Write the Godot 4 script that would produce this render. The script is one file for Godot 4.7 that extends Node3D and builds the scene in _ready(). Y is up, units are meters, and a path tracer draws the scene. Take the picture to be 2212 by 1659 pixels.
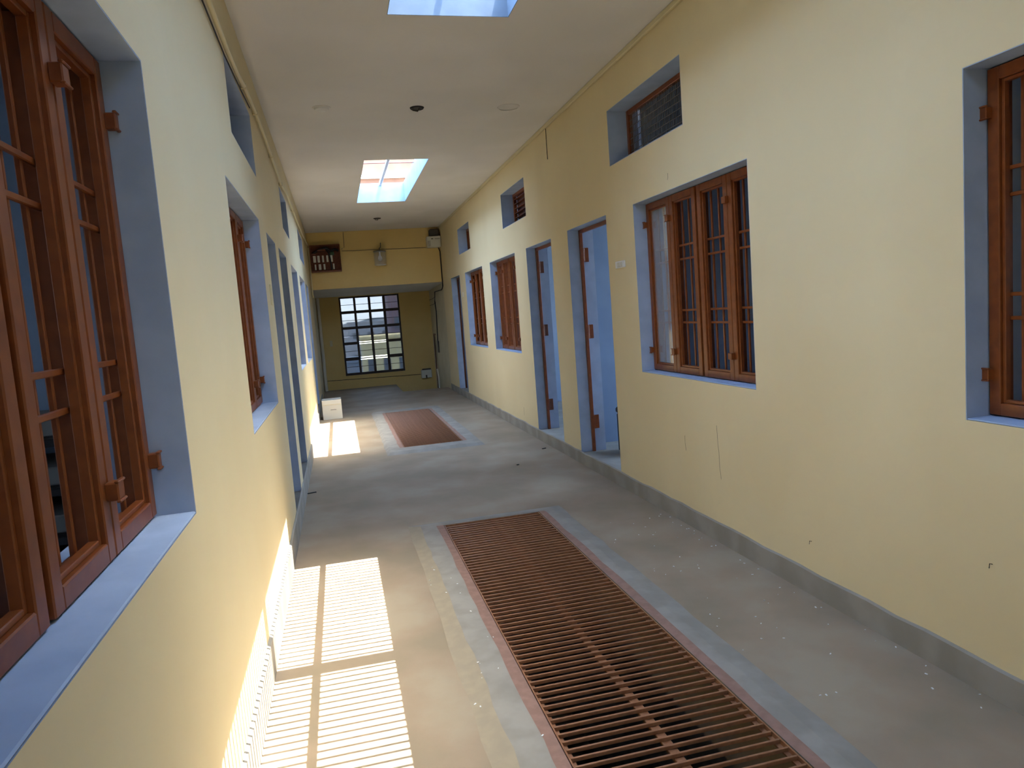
extends Node3D
# Long corridor of a school-like building: yellow walls, brown steel windows, sky-lit from slots in the roof.
# All builders below take x (to the right), y (up) and d (distance ahead of the camera); d becomes -z.

const XL := -0.418      # face of the left wall
const XR := 2.148       # face of the right wall
const YC := 3.265       # ceiling
const TH := 0.25        # wall thickness
const D_BEAM := 14.42   # lintel wall at the end of the corridor
const D_BACK := 16.8    # back wall of the stair landing
const D_REAR := -6.2    # wall behind the camera

var M := {}
var used := {}

func _ready() -> void:
	# ---------------------------------------------------------------- camera, sky, sun, exposure
	var cam := Camera3D.new()
	cam.name = "camera"
	cam.keep_aspect = Camera3D.KEEP_HEIGHT
	cam.fov = rad_to_deg(2.0 * atan(829.5 / 1547.2))
	cam.near = 0.05
	cam.far = 900.0
	cam.transform = Transform3D(Basis(Vector3(0.96871, -0.07503, 0.23657), Vector3(0.09665, 0.99200, -0.08118), Vector3(-0.22859, 0.10151, 0.96822)).orthonormalized(), Vector3(0, 1.5, 0))
	add_child(cam)
	cam.current = true

	var sky_mat := ProceduralSkyMaterial.new()
	sky_mat.sky_top_color = Color(0.57, 0.69, 0.865)
	sky_mat.sky_horizon_color = Color(0.82, 0.88, 0.94)
	sky_mat.sky_curve = 0.18
	sky_mat.ground_bottom_color = Color(0.42, 0.40, 0.36)
	sky_mat.ground_horizon_color = Color(0.66, 0.70, 0.72)
	sky_mat.sun_angle_max = 60.0
	sky_mat.sun_curve = 0.16
	sky_mat.sky_energy_multiplier = 1.0
	var sky := Sky.new()
	sky.sky_material = sky_mat
	var env := Environment.new()
	env.background_mode = Environment.BG_SKY
	env.sky = sky
	env.background_energy_multiplier = 8.5
	env.tonemap_mode = Environment.TONE_MAPPER_LINEAR
	env.tonemap_exposure = 3.7
	env.sdfgi_enabled = true
	env.ssao_enabled = true
	env.ssil_enabled = true
	var we := WorldEnvironment.new()
	we.name = "world_environment"
	we.environment = env
	add_child(we)

	var sun := DirectionalLight3D.new()
	sun.name = "sun"
	sun.light_color = Color(1.0, 0.98, 0.94)
	sun.light_energy = 4.0
	sun.light_angular_distance = 0.12
	sun.shadow_enabled = true
	add_child(sun)
	sun.look_at_from_position(Vector3(0, 20, 0), Vector3(0, 20, 0) + Vector3(-0.299, -1.0, -0.05), Vector3(0, 0, 1))

	make_materials()
	build_shell()
	build_windows_and_doors()
	build_grates()
	build_roof()
	build_end()
	build_fittings()
	build_rooms()
	build_outside()

# ==================================================================== helpers
func P(x: float, y: float, d: float) -> Vector3:
	return Vector3(x, y, -d)

func new_st() -> SurfaceTool:
	var st := SurfaceTool.new()
	st.begin(Mesh.PRIMITIVE_TRIANGLES)
	st.set_smooth_group(-1)
	return st

func tri(st: SurfaceTool, a: Vector3, b: Vector3, c: Vector3, n: Vector3) -> void:
	var k := (b - a).cross(c - a)
	if k.dot(n) > 0.0:
		var t := b
		b = c
		c = t
	var nn := n.normalized()
	for v in [a, b, c]:
		st.set_normal(nn)
		st.add_vertex(v)

func quad(st: SurfaceTool, a: Vector3, b: Vector3, c: Vector3, d: Vector3, n: Vector3) -> void:
	tri(st, a, b, c, n)
	tri(st, a, c, d, n)

func box(st: SurfaceTool, x0: float, x1: float, y0: float, y1: float, d0: float, d1: float, bev := 0.0) -> void:
	boxv(st, Vector3(minf(x0, x1), minf(y0, y1), minf(-d0, -d1)), Vector3(maxf(x0, x1), maxf(y0, y1), maxf(-d0, -d1)), bev)

func boxv(st: SurfaceTool, lo: Vector3, hi: Vector3, bev := 0.0, xf := Transform3D.IDENTITY) -> void:
	var c := (lo + hi) * 0.5
	var h := (hi - lo) * 0.5
	var b := minf(bev, minf(h.x, minf(h.y, h.z)) * 0.9)
	for ax in 3:
		var u := (ax + 1) % 3
		var w := (ax + 2) % 3
		for s in [-1.0, 1.0]:
			var n := Vector3.ZERO
			n[ax] = s
			var q := []
			for k in [[-1, -1], [1, -1], [1, 1], [-1, 1]]:
				var p := Vector3.ZERO
				p[ax] = s * h[ax]
				p[u] = k[0] * (h[u] - b)
				p[w] = k[1] * (h[w] - b)
				q.append(xf * (c + p))
			quad(st, q[0], q[1], q[2], q[3], xf.basis * n)
	if b <= 0.0:
		return
	for ax in 3:
		var u := (ax + 1) % 3
		var w := (ax + 2) % 3
		for su in [-1.0, 1.0]:
			for sw in [-1.0, 1.0]:
				var n := Vector3.ZERO
				n[u] = su
				n[w] = sw
				var q := []
				for k in [[-1, 0], [1, 0], [1, 1], [-1, 1]]:
					var p := Vector3.ZERO
					p[ax] = k[0] * (h[ax] - b)
					p[u] = su * (h[u] - (0.0 if k[1] == 0 else b))
					p[w] = sw * (h[w] - (b if k[1] == 0 else 0.0))
					q.append(xf * (c + p))
				quad(st, q[0], q[1], q[2], q[3], xf.basis * n)
	for sx in [-1.0, 1.0]:
		for sy in [-1.0, 1.0]:
			for sz in [-1.0, 1.0]:
				var s := Vector3(sx, sy, sz)
				var q := []
				for ax in 3:
					var p := Vector3(s.x * (h.x - b), s.y * (h.y - b), s.z * (h.z - b))
					p[ax] = s[ax] * h[ax]
					q.append(xf * (c + p))
				tri(st, q[0], q[1], q[2], xf.basis * s)

# round bar, wire or pipe along points
func tube(st: SurfaceTool, pts: Array, r: float, sides := 8) -> void:
	var rings := []
	var up := Vector3(0.13, 0.98, 0.17)
	for i in pts.size():
		var a: Vector3 = pts[maxi(i - 1, 0)]
		var b: Vector3 = pts[mini(i + 1, pts.size() - 1)]
		var t := (b - a).normalized()
		var ref := up if absf(t.dot(up)) < 0.9 else Vector3(1, 0, 0.1)
		var s := t.cross(ref).normalized()
		var w := t.cross(s).normalized()
		var ring := []
		for k in sides:
			var ang := TAU * k / sides
			ring.append([pts[i], s * cos(ang) + w * sin(ang)])
		rings.append(ring)
	for i in pts.size() - 1:
		for k in sides:
			var k2 := (k + 1) % sides
			var A = rings[i][k]
			var B = rings[i][k2]
			var C = rings[i + 1][k2]
			var D = rings[i + 1][k]
			smooth_quad(st, [A, B, C, D], r)
	for e in [0, pts.size() - 1]:
		var o: Vector3 = pts[e]
		var nn: Vector3 = (o - pts[1]) if e == 0 else (o - pts[e - 1])
		for k in sides:
			var q1: Vector3 = rings[e][k][0] + rings[e][k][1] * r
			var q2: Vector3 = rings[e][(k + 1) % sides][0] + rings[e][(k + 1) % sides][1] * r
			tri(st, o, q1, q2, nn)

func smooth_quad(st: SurfaceTool, q: Array, r: float) -> void:
	var p := []
	for v in q:
		p.append([v[0] + v[1] * r, v[1]])
	for t in [[0, 1, 2], [0, 2, 3]]:
		var a = p[t[0]]
		var b = p[t[1]]
		var c = p[t[2]]
		var av: Vector3 = a[0]
		var bv: Vector3 = b[0]
		var cv: Vector3 = c[0]
		var an: Vector3 = a[1]
		if (bv - av).cross(cv - av).dot(an) > 0.0:
			var s = b
			b = c
			c = s
		for v in [a, b, c]:
			st.set_normal(v[1])
			st.add_vertex(v[0])

# lathe round a vertical axis at o: profile of [radius, height]
func lathe(st: SurfaceTool, o: Vector3, prof: Array, sides := 24) -> void:
	for i in prof.size() - 1:
		var r0: float = prof[i][0]
		var y0: float = prof[i][1]
		var r1: float = prof[i + 1][0]
		var y1: float = prof[i + 1][1]
		var dn := Vector2(y1 - y0, r0 - r1).normalized()
		for k in sides:
			var a0 := TAU * k / sides
			var a1 := TAU * (k + 1) / sides
			var e0 := Vector3(cos(a0), 0, sin(a0))
			var e1 := Vector3(cos(a1), 0, sin(a1))
			var n0 := e0 * dn.x + Vector3.UP * dn.y
			var n1 := e1 * dn.x + Vector3.UP * dn.y
			var q := [[o + e0 * r0 + Vector3.UP * y0, n0], [o + e1 * r0 + Vector3.UP * y0, n1], [o + e1 * r1 + Vector3.UP * y1, n1], [o + e0 * r1 + Vector3.UP * y1, n0]]
			for t in [[0, 1, 2], [0, 2, 3]]:
				var av: Vector3 = q[t[0]][0]
				var bv: Vector3 = q[t[1]][0]
				var cv: Vector3 = q[t[2]][0]
				if (bv - av).cross(cv - av).length() < 1e-9:
					continue
				var seq := [t[0], t[1], t[2]]
				if (bv - av).cross(cv - av).dot(n0 + n1) > 0.0:
					seq = [t[0], t[2], t[1]]
				for s in seq:
					st.set_normal(q[s][1])
					st.add_vertex(q[s][0])

# solid slab cut by rectangular holes. axis 0: wall (u = d, v = y); axis 1: floor or roof (u = d, v = x)
func slab(st_front: SurfaceTool, st_back: SurfaceTool, axis: int, t0: float, t1: float, u0: float, u1: float, v0: float, v1: float, holes: Array) -> void:
	var us := [u0, u1]
	var vs := [v0, v1]
	for h in holes:
		for k in 2:
			if h[k] > u0 and h[k] < u1: us.append(h[k])
			if h[k + 2] > v0 and h[k + 2] < v1: vs.append(h[k + 2])
	us.sort()
	vs.sort()
	var at := func(t: float, u: float, v: float) -> Vector3:
		return P(t, v, u) if axis == 0 else P(v, t, u)
	var full := func(i: int, j: int) -> bool:
		if i < 0 or j < 0 or i >= us.size() - 1 or j >= vs.size() - 1: return false
		var uc: float = (us[i] + us[i + 1]) * 0.5
		var vc: float = (vs[j] + vs[j + 1]) * 0.5
		for h in holes:
			if uc > h[0] and uc < h[1] and vc > h[2] and vc < h[3]: return false
		return true
	var nt := Vector3(1, 0, 0) if axis == 0 else Vector3(0, 1, 0)
	var nu := Vector3(0, 0, -1)
	var nv := Vector3(0, 1, 0) if axis == 0 else Vector3(1, 0, 0)
	for i in us.size() - 1:
		for j in vs.size() - 1:
			if us[i + 1] - us[i] < 1e-6 or vs[j + 1] - vs[j] < 1e-6 or not full.call(i, j): continue
			var a: float = us[i]
			var b: float = us[i + 1]
			var c: float = vs[j]
			var e: float = vs[j + 1]
			quad(st_front, at.call(t0, a, c), at.call(t0, b, c), at.call(t0, b, e), at.call(t0, a, e), -nt)
			quad(st_back, at.call(t1, a, c), at.call(t1, b, c), at.call(t1, b, e), at.call(t1, a, e), nt)
			var il := i - 1
			while il >= 0 and us[il + 1] - us[il] < 1e-6: il -= 1
			var ir := i + 1
			while ir < us.size() - 1 and us[ir + 1] - us[ir] < 1e-6: ir += 1
			var jl := j - 1
			while jl >= 0 and vs[jl + 1] - vs[jl] < 1e-6: jl -= 1
			var jr := j + 1
			while jr < vs.size() - 1 and vs[jr + 1] - vs[jr] < 1e-6: jr += 1
			if not full.call(il, j): quad(st_front, at.call(t0, a, c), at.call(t1, a, c), at.call(t1, a, e), at.call(t0, a, e), -nu)
			if not full.call(ir, j): quad(st_front, at.call(t0, b, c), at.call(t1, b, c), at.call(t1, b, e), at.call(t0, b, e), nu)
			if not full.call(i, jl): quad(st_front, at.call(t0, a, c), at.call(t0, b, c), at.call(t1, b, c), at.call(t1, a, c), -nv)
			if not full.call(i, jr): quad(st_front, at.call(t0, a, e), at.call(t0, b, e), at.call(t1, b, e), at.call(t1, a, e), nv)

func numbered(called: String) -> String:
	if not used.has(called):
		used[called] = 0
		return called
	used[called] += 1
	return "%s_%03d" % [called, used[called]]

# one named mesh out of SurfaceTools ([st, material] pairs), under a thing or the root
func obj(called: String, parts: Array, parent: Node3D = null) -> MeshInstance3D:
	var mesh := ArrayMesh.new()
	for p in parts:
		var before := mesh.get_surface_count()
		p[0].commit(mesh)
		if mesh.get_surface_count() > before:
			mesh.surface_set_material(before, p[1])
	var o := MeshInstance3D.new()
	o.mesh = mesh
	if parent == null:
		o.name = numbered(called)
		# origin at the base of the mesh, in the world
		add_child(o, true)
	else:
		o.name = called
		var org := Vector3.ZERO
		var n: Node = parent
		while n != self:
			org += n.position
			n = n.get_parent()
		o.position = -org
		parent.add_child(o, true)
	return o

func one(called: String, st: SurfaceTool, mat: Material, parent: Node3D = null) -> MeshInstance3D:
	return obj(called, [[st, mat]], parent)

func meta(o: Node, label := "", category := "", group := "", kind := "") -> Node:
	if label: o.set_meta("label", label)
	if category: o.set_meta("category", category)
	if group: o.set_meta("group", group)
	if kind: o.set_meta("kind", kind)
	return o

func thing(called: String, at: Vector3, label: String, category: String, group := "", kind := "") -> Node3D:
	var o := Node3D.new()
	o.name = numbered(called)
	o.position = at
	add_child(o, true)
	meta(o, label, category, group, kind)
	return o

# ==================================================================== materials
func noise_tex(sd: int, freq: float, stops: Array, size := 512, octaves := 4, kind := FastNoiseLite.TYPE_SIMPLEX_SMOOTH) -> ImageTexture:
	var n := FastNoiseLite.new()
	n.seed = sd
	n.noise_type = kind
	n.frequency = freq
	n.fractal_octaves = octaves
	var g := n.get_seamless_image(size, size)
	g.convert(Image.FORMAT_L8)
	var src := g.get_data()
	var grad := Gradient.new()
	grad.offsets = PackedFloat32Array(stops.map(func(s): return s[0]))
	grad.colors = PackedColorArray(stops.map(func(s): return s[1]))
	var lut := []
	for i in 256:
		lut.append(grad.sample(i / 255.0))
	var data := PackedByteArray()
	data.resize(size * size * 3)
	for i in size * size:
		var c: Color = lut[src[i]]
		data[i * 3] = int(c.r * 255.0)
		data[i * 3 + 1] = int(c.g * 255.0)
		data[i * 3 + 2] = int(c.b * 255.0)
	var im := Image.create_from_data(size, size, false, Image.FORMAT_RGB8, data)
	im.generate_mipmaps()
	return ImageTexture.create_from_image(im)

func c8(r: int, g: int, b: int) -> Color:
	return Color(r / 255.0, g / 255.0, b / 255.0)

func plain(col: Color, rough := 0.7, metal := 0.0, spec := 0.5) -> StandardMaterial3D:
	var m := StandardMaterial3D.new()
	m.albedo_color = col
	m.roughness = rough
	m.metallic = metal
	m.metallic_specular = spec
	return m

func textured(sd: int, freq: float, a: Color, b: Color, scale: float, rough := 0.8, octaves := 4, spec := 0.4) -> StandardMaterial3D:
	var m := plain(Color.WHITE, rough, 0.0, spec)
	m.albedo_texture = noise_tex(sd, freq, [[0.25, a], [0.75, b]], 512, octaves)
	m.uv1_triplanar = true
	m.uv1_world_triplanar = true
	m.uv1_scale = Vector3.ONE * scale
	return m

func make_materials() -> void:
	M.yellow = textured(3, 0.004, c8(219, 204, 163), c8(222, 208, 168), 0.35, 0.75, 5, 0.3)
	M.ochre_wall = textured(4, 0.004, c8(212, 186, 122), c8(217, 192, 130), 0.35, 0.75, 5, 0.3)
	M.ceiling = textured(5, 0.004, c8(214, 213, 211), c8(221, 220, 219), 0.35, 0.9, 3, 0.2)
	M.reveal = textured(7, 0.01, c8(156, 174, 200), c8(166, 184, 209), 0.8, 0.75, 4, 0.3)
	M.blue = textured(9, 0.006, c8(136, 152, 172), c8(143, 159, 178), 0.5, 0.8, 4, 0.3)
	M.offwhite = textured(11, 0.006, c8(200, 190, 156), c8(208, 198, 166), 0.6, 0.8)
	M.grey = textured(13, 0.008, c8(139, 136, 128), c8(152, 149, 142), 0.7, 0.85)
	# floor: trowelled cement with soft cloudy patches
	M.floor = plain(Color.WHITE, 0.62, 0.0, 0.35)
	M.floor.albedo_texture = noise_tex(21, 0.005, [[0.2, c8(141, 128, 108)], [0.5, c8(152, 135, 115)], [0.8, c8(158, 145, 125)]], 1024, 6)
	M.floor.uv1_triplanar = true
	M.floor.uv1_world_triplanar = true
	M.floor.uv1_scale = Vector3(0.28, 0.28, 0.28)
	M.kerb = textured(23, 0.01, c8(139, 134, 125), c8(152, 147, 138), 0.9, 0.7)
	M.ochre = textured(25, 0.02, c8(149, 138, 120), c8(157, 145, 124), 1.2, 0.75)
	M.red_oxide = textured(27, 0.02, c8(138, 108, 95), c8(150, 118, 104), 1.5, 0.7)
	M.steel = textured(31, 0.02, c8(118, 60, 24), c8(130, 69, 28), 1.5, 0.38, 3, 0.5)
	M.steel_dark = textured(33, 0.02, c8(92, 50, 30), c8(106, 58, 34), 1.5, 0.5, 3, 0.5)
	M.grate = textured(35, 0.03, c8(134, 92, 64), c8(150, 106, 76), 2.0, 0.4, 3, 0.5)
	M.black_steel = plain(c8(38, 26, 22), 0.55)
	M.white = plain(c8(226, 228, 228), 0.6)
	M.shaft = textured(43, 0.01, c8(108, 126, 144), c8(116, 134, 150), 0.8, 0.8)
	M.pvc = plain(c8(206, 196, 158), 0.45)
	M.pvc_white = plain(c8(222, 220, 210), 0.45)
	M.wire = plain(c8(24, 22, 22), 0.6)
	M.black = plain(c8(20, 20, 22), 0.6)
	M.peach = textured(37, 0.01, c8(94, 67, 52), c8(101, 73, 57), 0.5, 0.85)
	M.concrete = textured(39, 0.01, c8(128, 126, 118), c8(140, 138, 130), 0.4, 0.9)
	M.glass = plain(Color(0.9, 0.95, 1.0, 0.08), 0.03)
	M.tinted = plain(Color(0.22, 0.32, 0.40, 0.80), 0.03)
	M.tinted.transparency = BaseMaterial3D.TRANSPARENCY_ALPHA
	M.glass.transparency = BaseMaterial3D.TRANSPARENCY_ALPHA
	M.dusty_glass = plain(Color(0.75, 0.78, 0.82, 0.28), 0.08)
	M.dusty_glass.transparency = BaseMaterial3D.TRANSPARENCY_ALPHA
	M.mesh_wire = plain(c8(120, 112, 100), 0.5, 0.3)
	M.cream_plastic = plain(c8(205, 205, 195), 0.5)
	M.dark_plastic = plain(c8(70, 66, 60), 0.5)
	M.meter_wood = textured(41, 0.02, c8(86, 44, 24), c8(100, 54, 30), 2.0, 0.6)

# ==================================================================== shell
# openings as [d near, d far, y bottom, y top]
const R_WIN := [[0.60, 2.088, 0.990, 2.205], [3.413, 4.898, 0.979, 2.195], [8.454, 9.901, 0.973, 2.190], [10.454, 11.90, 0.976, 2.187]]
const R_VENT := [[4.091, 5.289, 2.542, 2.955], [7.812, 8.957, 2.531, 2.955], [11.245, 12.312, 2.518, 2.944]]
const R_DOOR := [[5.431, 6.421, 0.0, 2.198], [6.946, 7.920, 0.0, 2.186], [12.453, 13.412, 0.0, 2.186]]
const L_WIN := [[0.60, 2.050, 1.021, 2.201], [3.457, 4.857, 1.022, 2.194], [8.10, 9.30, 1.024, 2.175], [9.87, 11.40, 1.010, 2.175]]
const L_VENT := [[3.903, 5.03, 2.490, 2.882], [7.39, 8.37, 2.465, 2.868], [10.70, 12.1, 2.463, 2.885]]
const L_DOOR := [[5.345, 6.085, 0.0, 2.175], [6.425, 7.36, 0.0, 2.18], [11.77, 12.75, 0.0, 2.165]]
const G1 := [1.60, 5.00, 0.600, 1.310]      # near floor grate hole: d0 d1 x0 x1
const G2 := [8.23, 11.53, 0.608, 1.303]
const S0 := [-5.6, -2.6, 0.455, 1.185]      # roof slots
const S1 := [1.50, 4.39, 0.455, 1.187]
const S2 := [8.225, 11.10, 0.458, 1.180]

func build_shell() -> void:
	# floor with the two grate holes; it ends at the stair
	var a := new_st()
	slab(a, a, 1, -0.30, 0.0, D_REAR, 16.6, XL, XR, [G1, G2, [14.95, 16.7, 1.2, 3.0]])
	meta(one("floor", a, M.floor), "grey trowelled cement floor of the corridor", "floor", "", "structure")
	# ceiling slab over corridor and rooms, with roof slots
	a = new_st()
	var roof := new_st()
	slab(a, roof, 1, YC, 3.47, D_REAR - 0.3, 17.1, -4.6, 6.4, [S0, S1, S2])
	meta(obj("ceiling", [[a, M.ceiling], [roof, M.concrete]]), "off-white painted ceiling slab with bright roof openings", "ceiling", "", "structure")
	# side walls
	for side in ["left", "right"]:
		var f := new_st()
		var b := new_st()
		var holes: Array = (L_WIN + L_VENT + L_DOOR) if side == "left" else (R_WIN + R_VENT + R_DOOR)
		var d_end := D_BEAM + 0.05
		var w: MeshInstance3D
		if side == "left":
			slab(b, f, 0, XL - TH, XL, D_REAR, d_end, -0.3, YC, holes)
			w = obj("wall_left", [[f, M.yellow], [b, M.blue]])
		else:
			slab(f, b, 0, XR, XR + TH, D_REAR, d_end, -0.3, YC, holes)
			w = obj("wall_right", [[f, M.yellow], [b, M.blue]])
		meta(w, "cream yellow wall on the %s with recessed windows and doors" % side, "wall", "", "structure")
		for h in holes:
			reveal(w, side, h)
	var wr := get_node("wall_right") as MeshInstance3D
	for q in [[[0.725, 3.851], [0.62, 3.846], [0.56, 3.838], [0.47, 3.836], [0.40, 3.825]], [[0.60, 4.268], [0.55, 4.271], [0.50, 4.262]], [[0.30, 8.55], [0.24, 8.56], [0.20, 8.55]], [[2.30, 4.32], [2.27, 4.321], [2.26, 4.33]]]:
		var cs := new_st()
		var cp := []
		for v in q: cp.append(P(XR - 0.0002, v[0], v[1]))
		tube(cs, cp, 0.0011, 5)
		one("hairline_crack", cs, M.dark_plastic, wr)
	# rear wall behind the camera
	a = new_st()
	box(a, XL - TH, XR + TH, -0.3, YC, D_REAR - 0.2, D_REAR)
	meta(one("wall_rear", a, M.yellow), "plain cream yellow wall closing the corridor behind", "wall", "", "structure")
	# skirting: grey cement band with an uneven painted top edge
	skirting("baseboard_right", XR, -1.0, 0.120, D_REAR, D_BEAM, R_DOOR, "grey cement skirting band along the right wall")
	skirting("baseboard_left", XL, 1.0, 0.165, D_REAR, D_BEAM, L_DOOR, "grey cement skirting band along the left wall")

func skirting(called: String, x: float, dir: float, h: float, d0: float, d1: float, doors: Array, label: String) -> void:
	var st := new_st()
	var rng := RandomNumberGenerator.new()
	rng.seed = 77 + int(h * 1000)
	var cuts := []
	var d := d0
	while d < d1:
		cuts.append(d)
		d += 0.16
	cuts.append(d1)
	var prev := h
	var x1 := x + dir * 0.013
	var xt := x + dir * 0.002
	for i in cuts.size() - 1:
		var nxt := h + rng.randf_range(-0.005, 0.006)
		var a: float = cuts[i]
		var b: float = cuts[i + 1]
		var n := Vector3(dir, 0, 0)
		quad(st, P(x1, 0, a), P(x1, 0, b), P(x1, nxt - 0.006, b), P(x1, prev - 0.006, a), n)
		quad(st, P(x1, prev - 0.006, a), P(x1, nxt - 0.006, b), P(xt, nxt, b), P(xt, prev, a), Vector3(dir, 1, 0))
		quad(st, P(xt, prev, a), P(xt, nxt, b), P(x - dir * 0.002, nxt, b), P(x - dir * 0.002, prev, a), Vector3(0, 1, 0))
		prev = nxt
	# thresholds: the band runs on across the doorways up to the raised room floors
	for o in doors:
		box(st, x - dir * (TH + 0.02), x1 - dir * 0.002, -0.001, h - 0.012, o[0] + 0.003, o[1] - 0.003, 0.004)
	meta(one(called, st, M.grey), label, "skirting", "", "structure")

# pale blue painted lining of an opening
func reveal(wall: MeshInstance3D, side: String, h: Array) -> void:
	var s := 1.0 if side == "right" else -1.0
	var x0 := (XR if side == "right" else XL) + s * 0.0006
	var x1 := x0 + s * (TH - 0.0012)
	var st := new_st()
	var t := 0.003
	box(st, x0, x1, h[2], h[3], h[0], h[0] + t)
	box(st, x0, x1, h[2], h[3], h[1] - t, h[1])
	box(st, x0, x1, h[3] - t, h[3], h[0] + t, h[1] - t)
	if h[2] > 0.2:
		box(st, x0, x1, h[2], h[2] + t + 0.004, h[0] + t, h[1] - t, 0.003)
	var o := one("door_reveal" if h[2] < 0.2 else "window_reveal", st, M.reveal, wall)
	o.set_meta("label", "pale blue painted lining of the opening")

# ==================================================================== windows, doors
func build_windows_and_doors() -> void:
	var wl := ["brown steel barred window cut by the right edge of the picture", "wide brown steel barred window with four hinged sashes beside the switch plate", "brown steel barred window on the right wall just beyond the second doorway", "narrow-looking brown steel barred window beside the farthest doorway on the right"]
	for i in 4:
		steel_window(i + 1, "right", R_WIN[i], wl[i], i == 1)
	wl = ["large near brown steel barred window filling the left edge of the picture", "second brown steel barred window on the left wall, seen almost edge on", "recessed window on the left wall just beyond the two left doorways", "farthest recessed window on the left wall, nearest the lintel"]
	for i in 4:
		steel_window(i + 5, "left", L_WIN[i], wl[i], false)
	wl = ["high ventilator with wire mesh above the wide barred window on the right", "small high ventilator with dark louvre slats between the two barred windows and doorways on the right", "smallest high ventilator on the right, nearest the lintel"]
	for i in 3:
		vent_window(i + 9, "right", R_VENT[i], wl[i], i)
	wl = ["high ventilator on the left wall crossed by the sagging conduit", "second high ventilator on the left wall above the left doorways", "farthest high ventilator on the left wall"]
	for i in 3:
		vent_window(i + 12, "left", L_VENT[i], wl[i], 2)
	wl = ["nearest open doorway on the right with brown steel frame and hinge plates", "second open doorway on the right with brown steel frame", "farthest doorway on the right with dark brown frame beside the stair"]
	for i in 3:
		door_frame(i + 1, "right", R_DOOR[i], wl[i], i)
	wl = ["nearest doorway on the left wall with blue jamb", "second doorway on the left wall with dark blue jamb", "farthest doorway on the left wall beside the white carton"]
	for i in 3:
		door_frame(i + 4, "left", L_DOOR[i], wl[i], i + 3)

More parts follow.
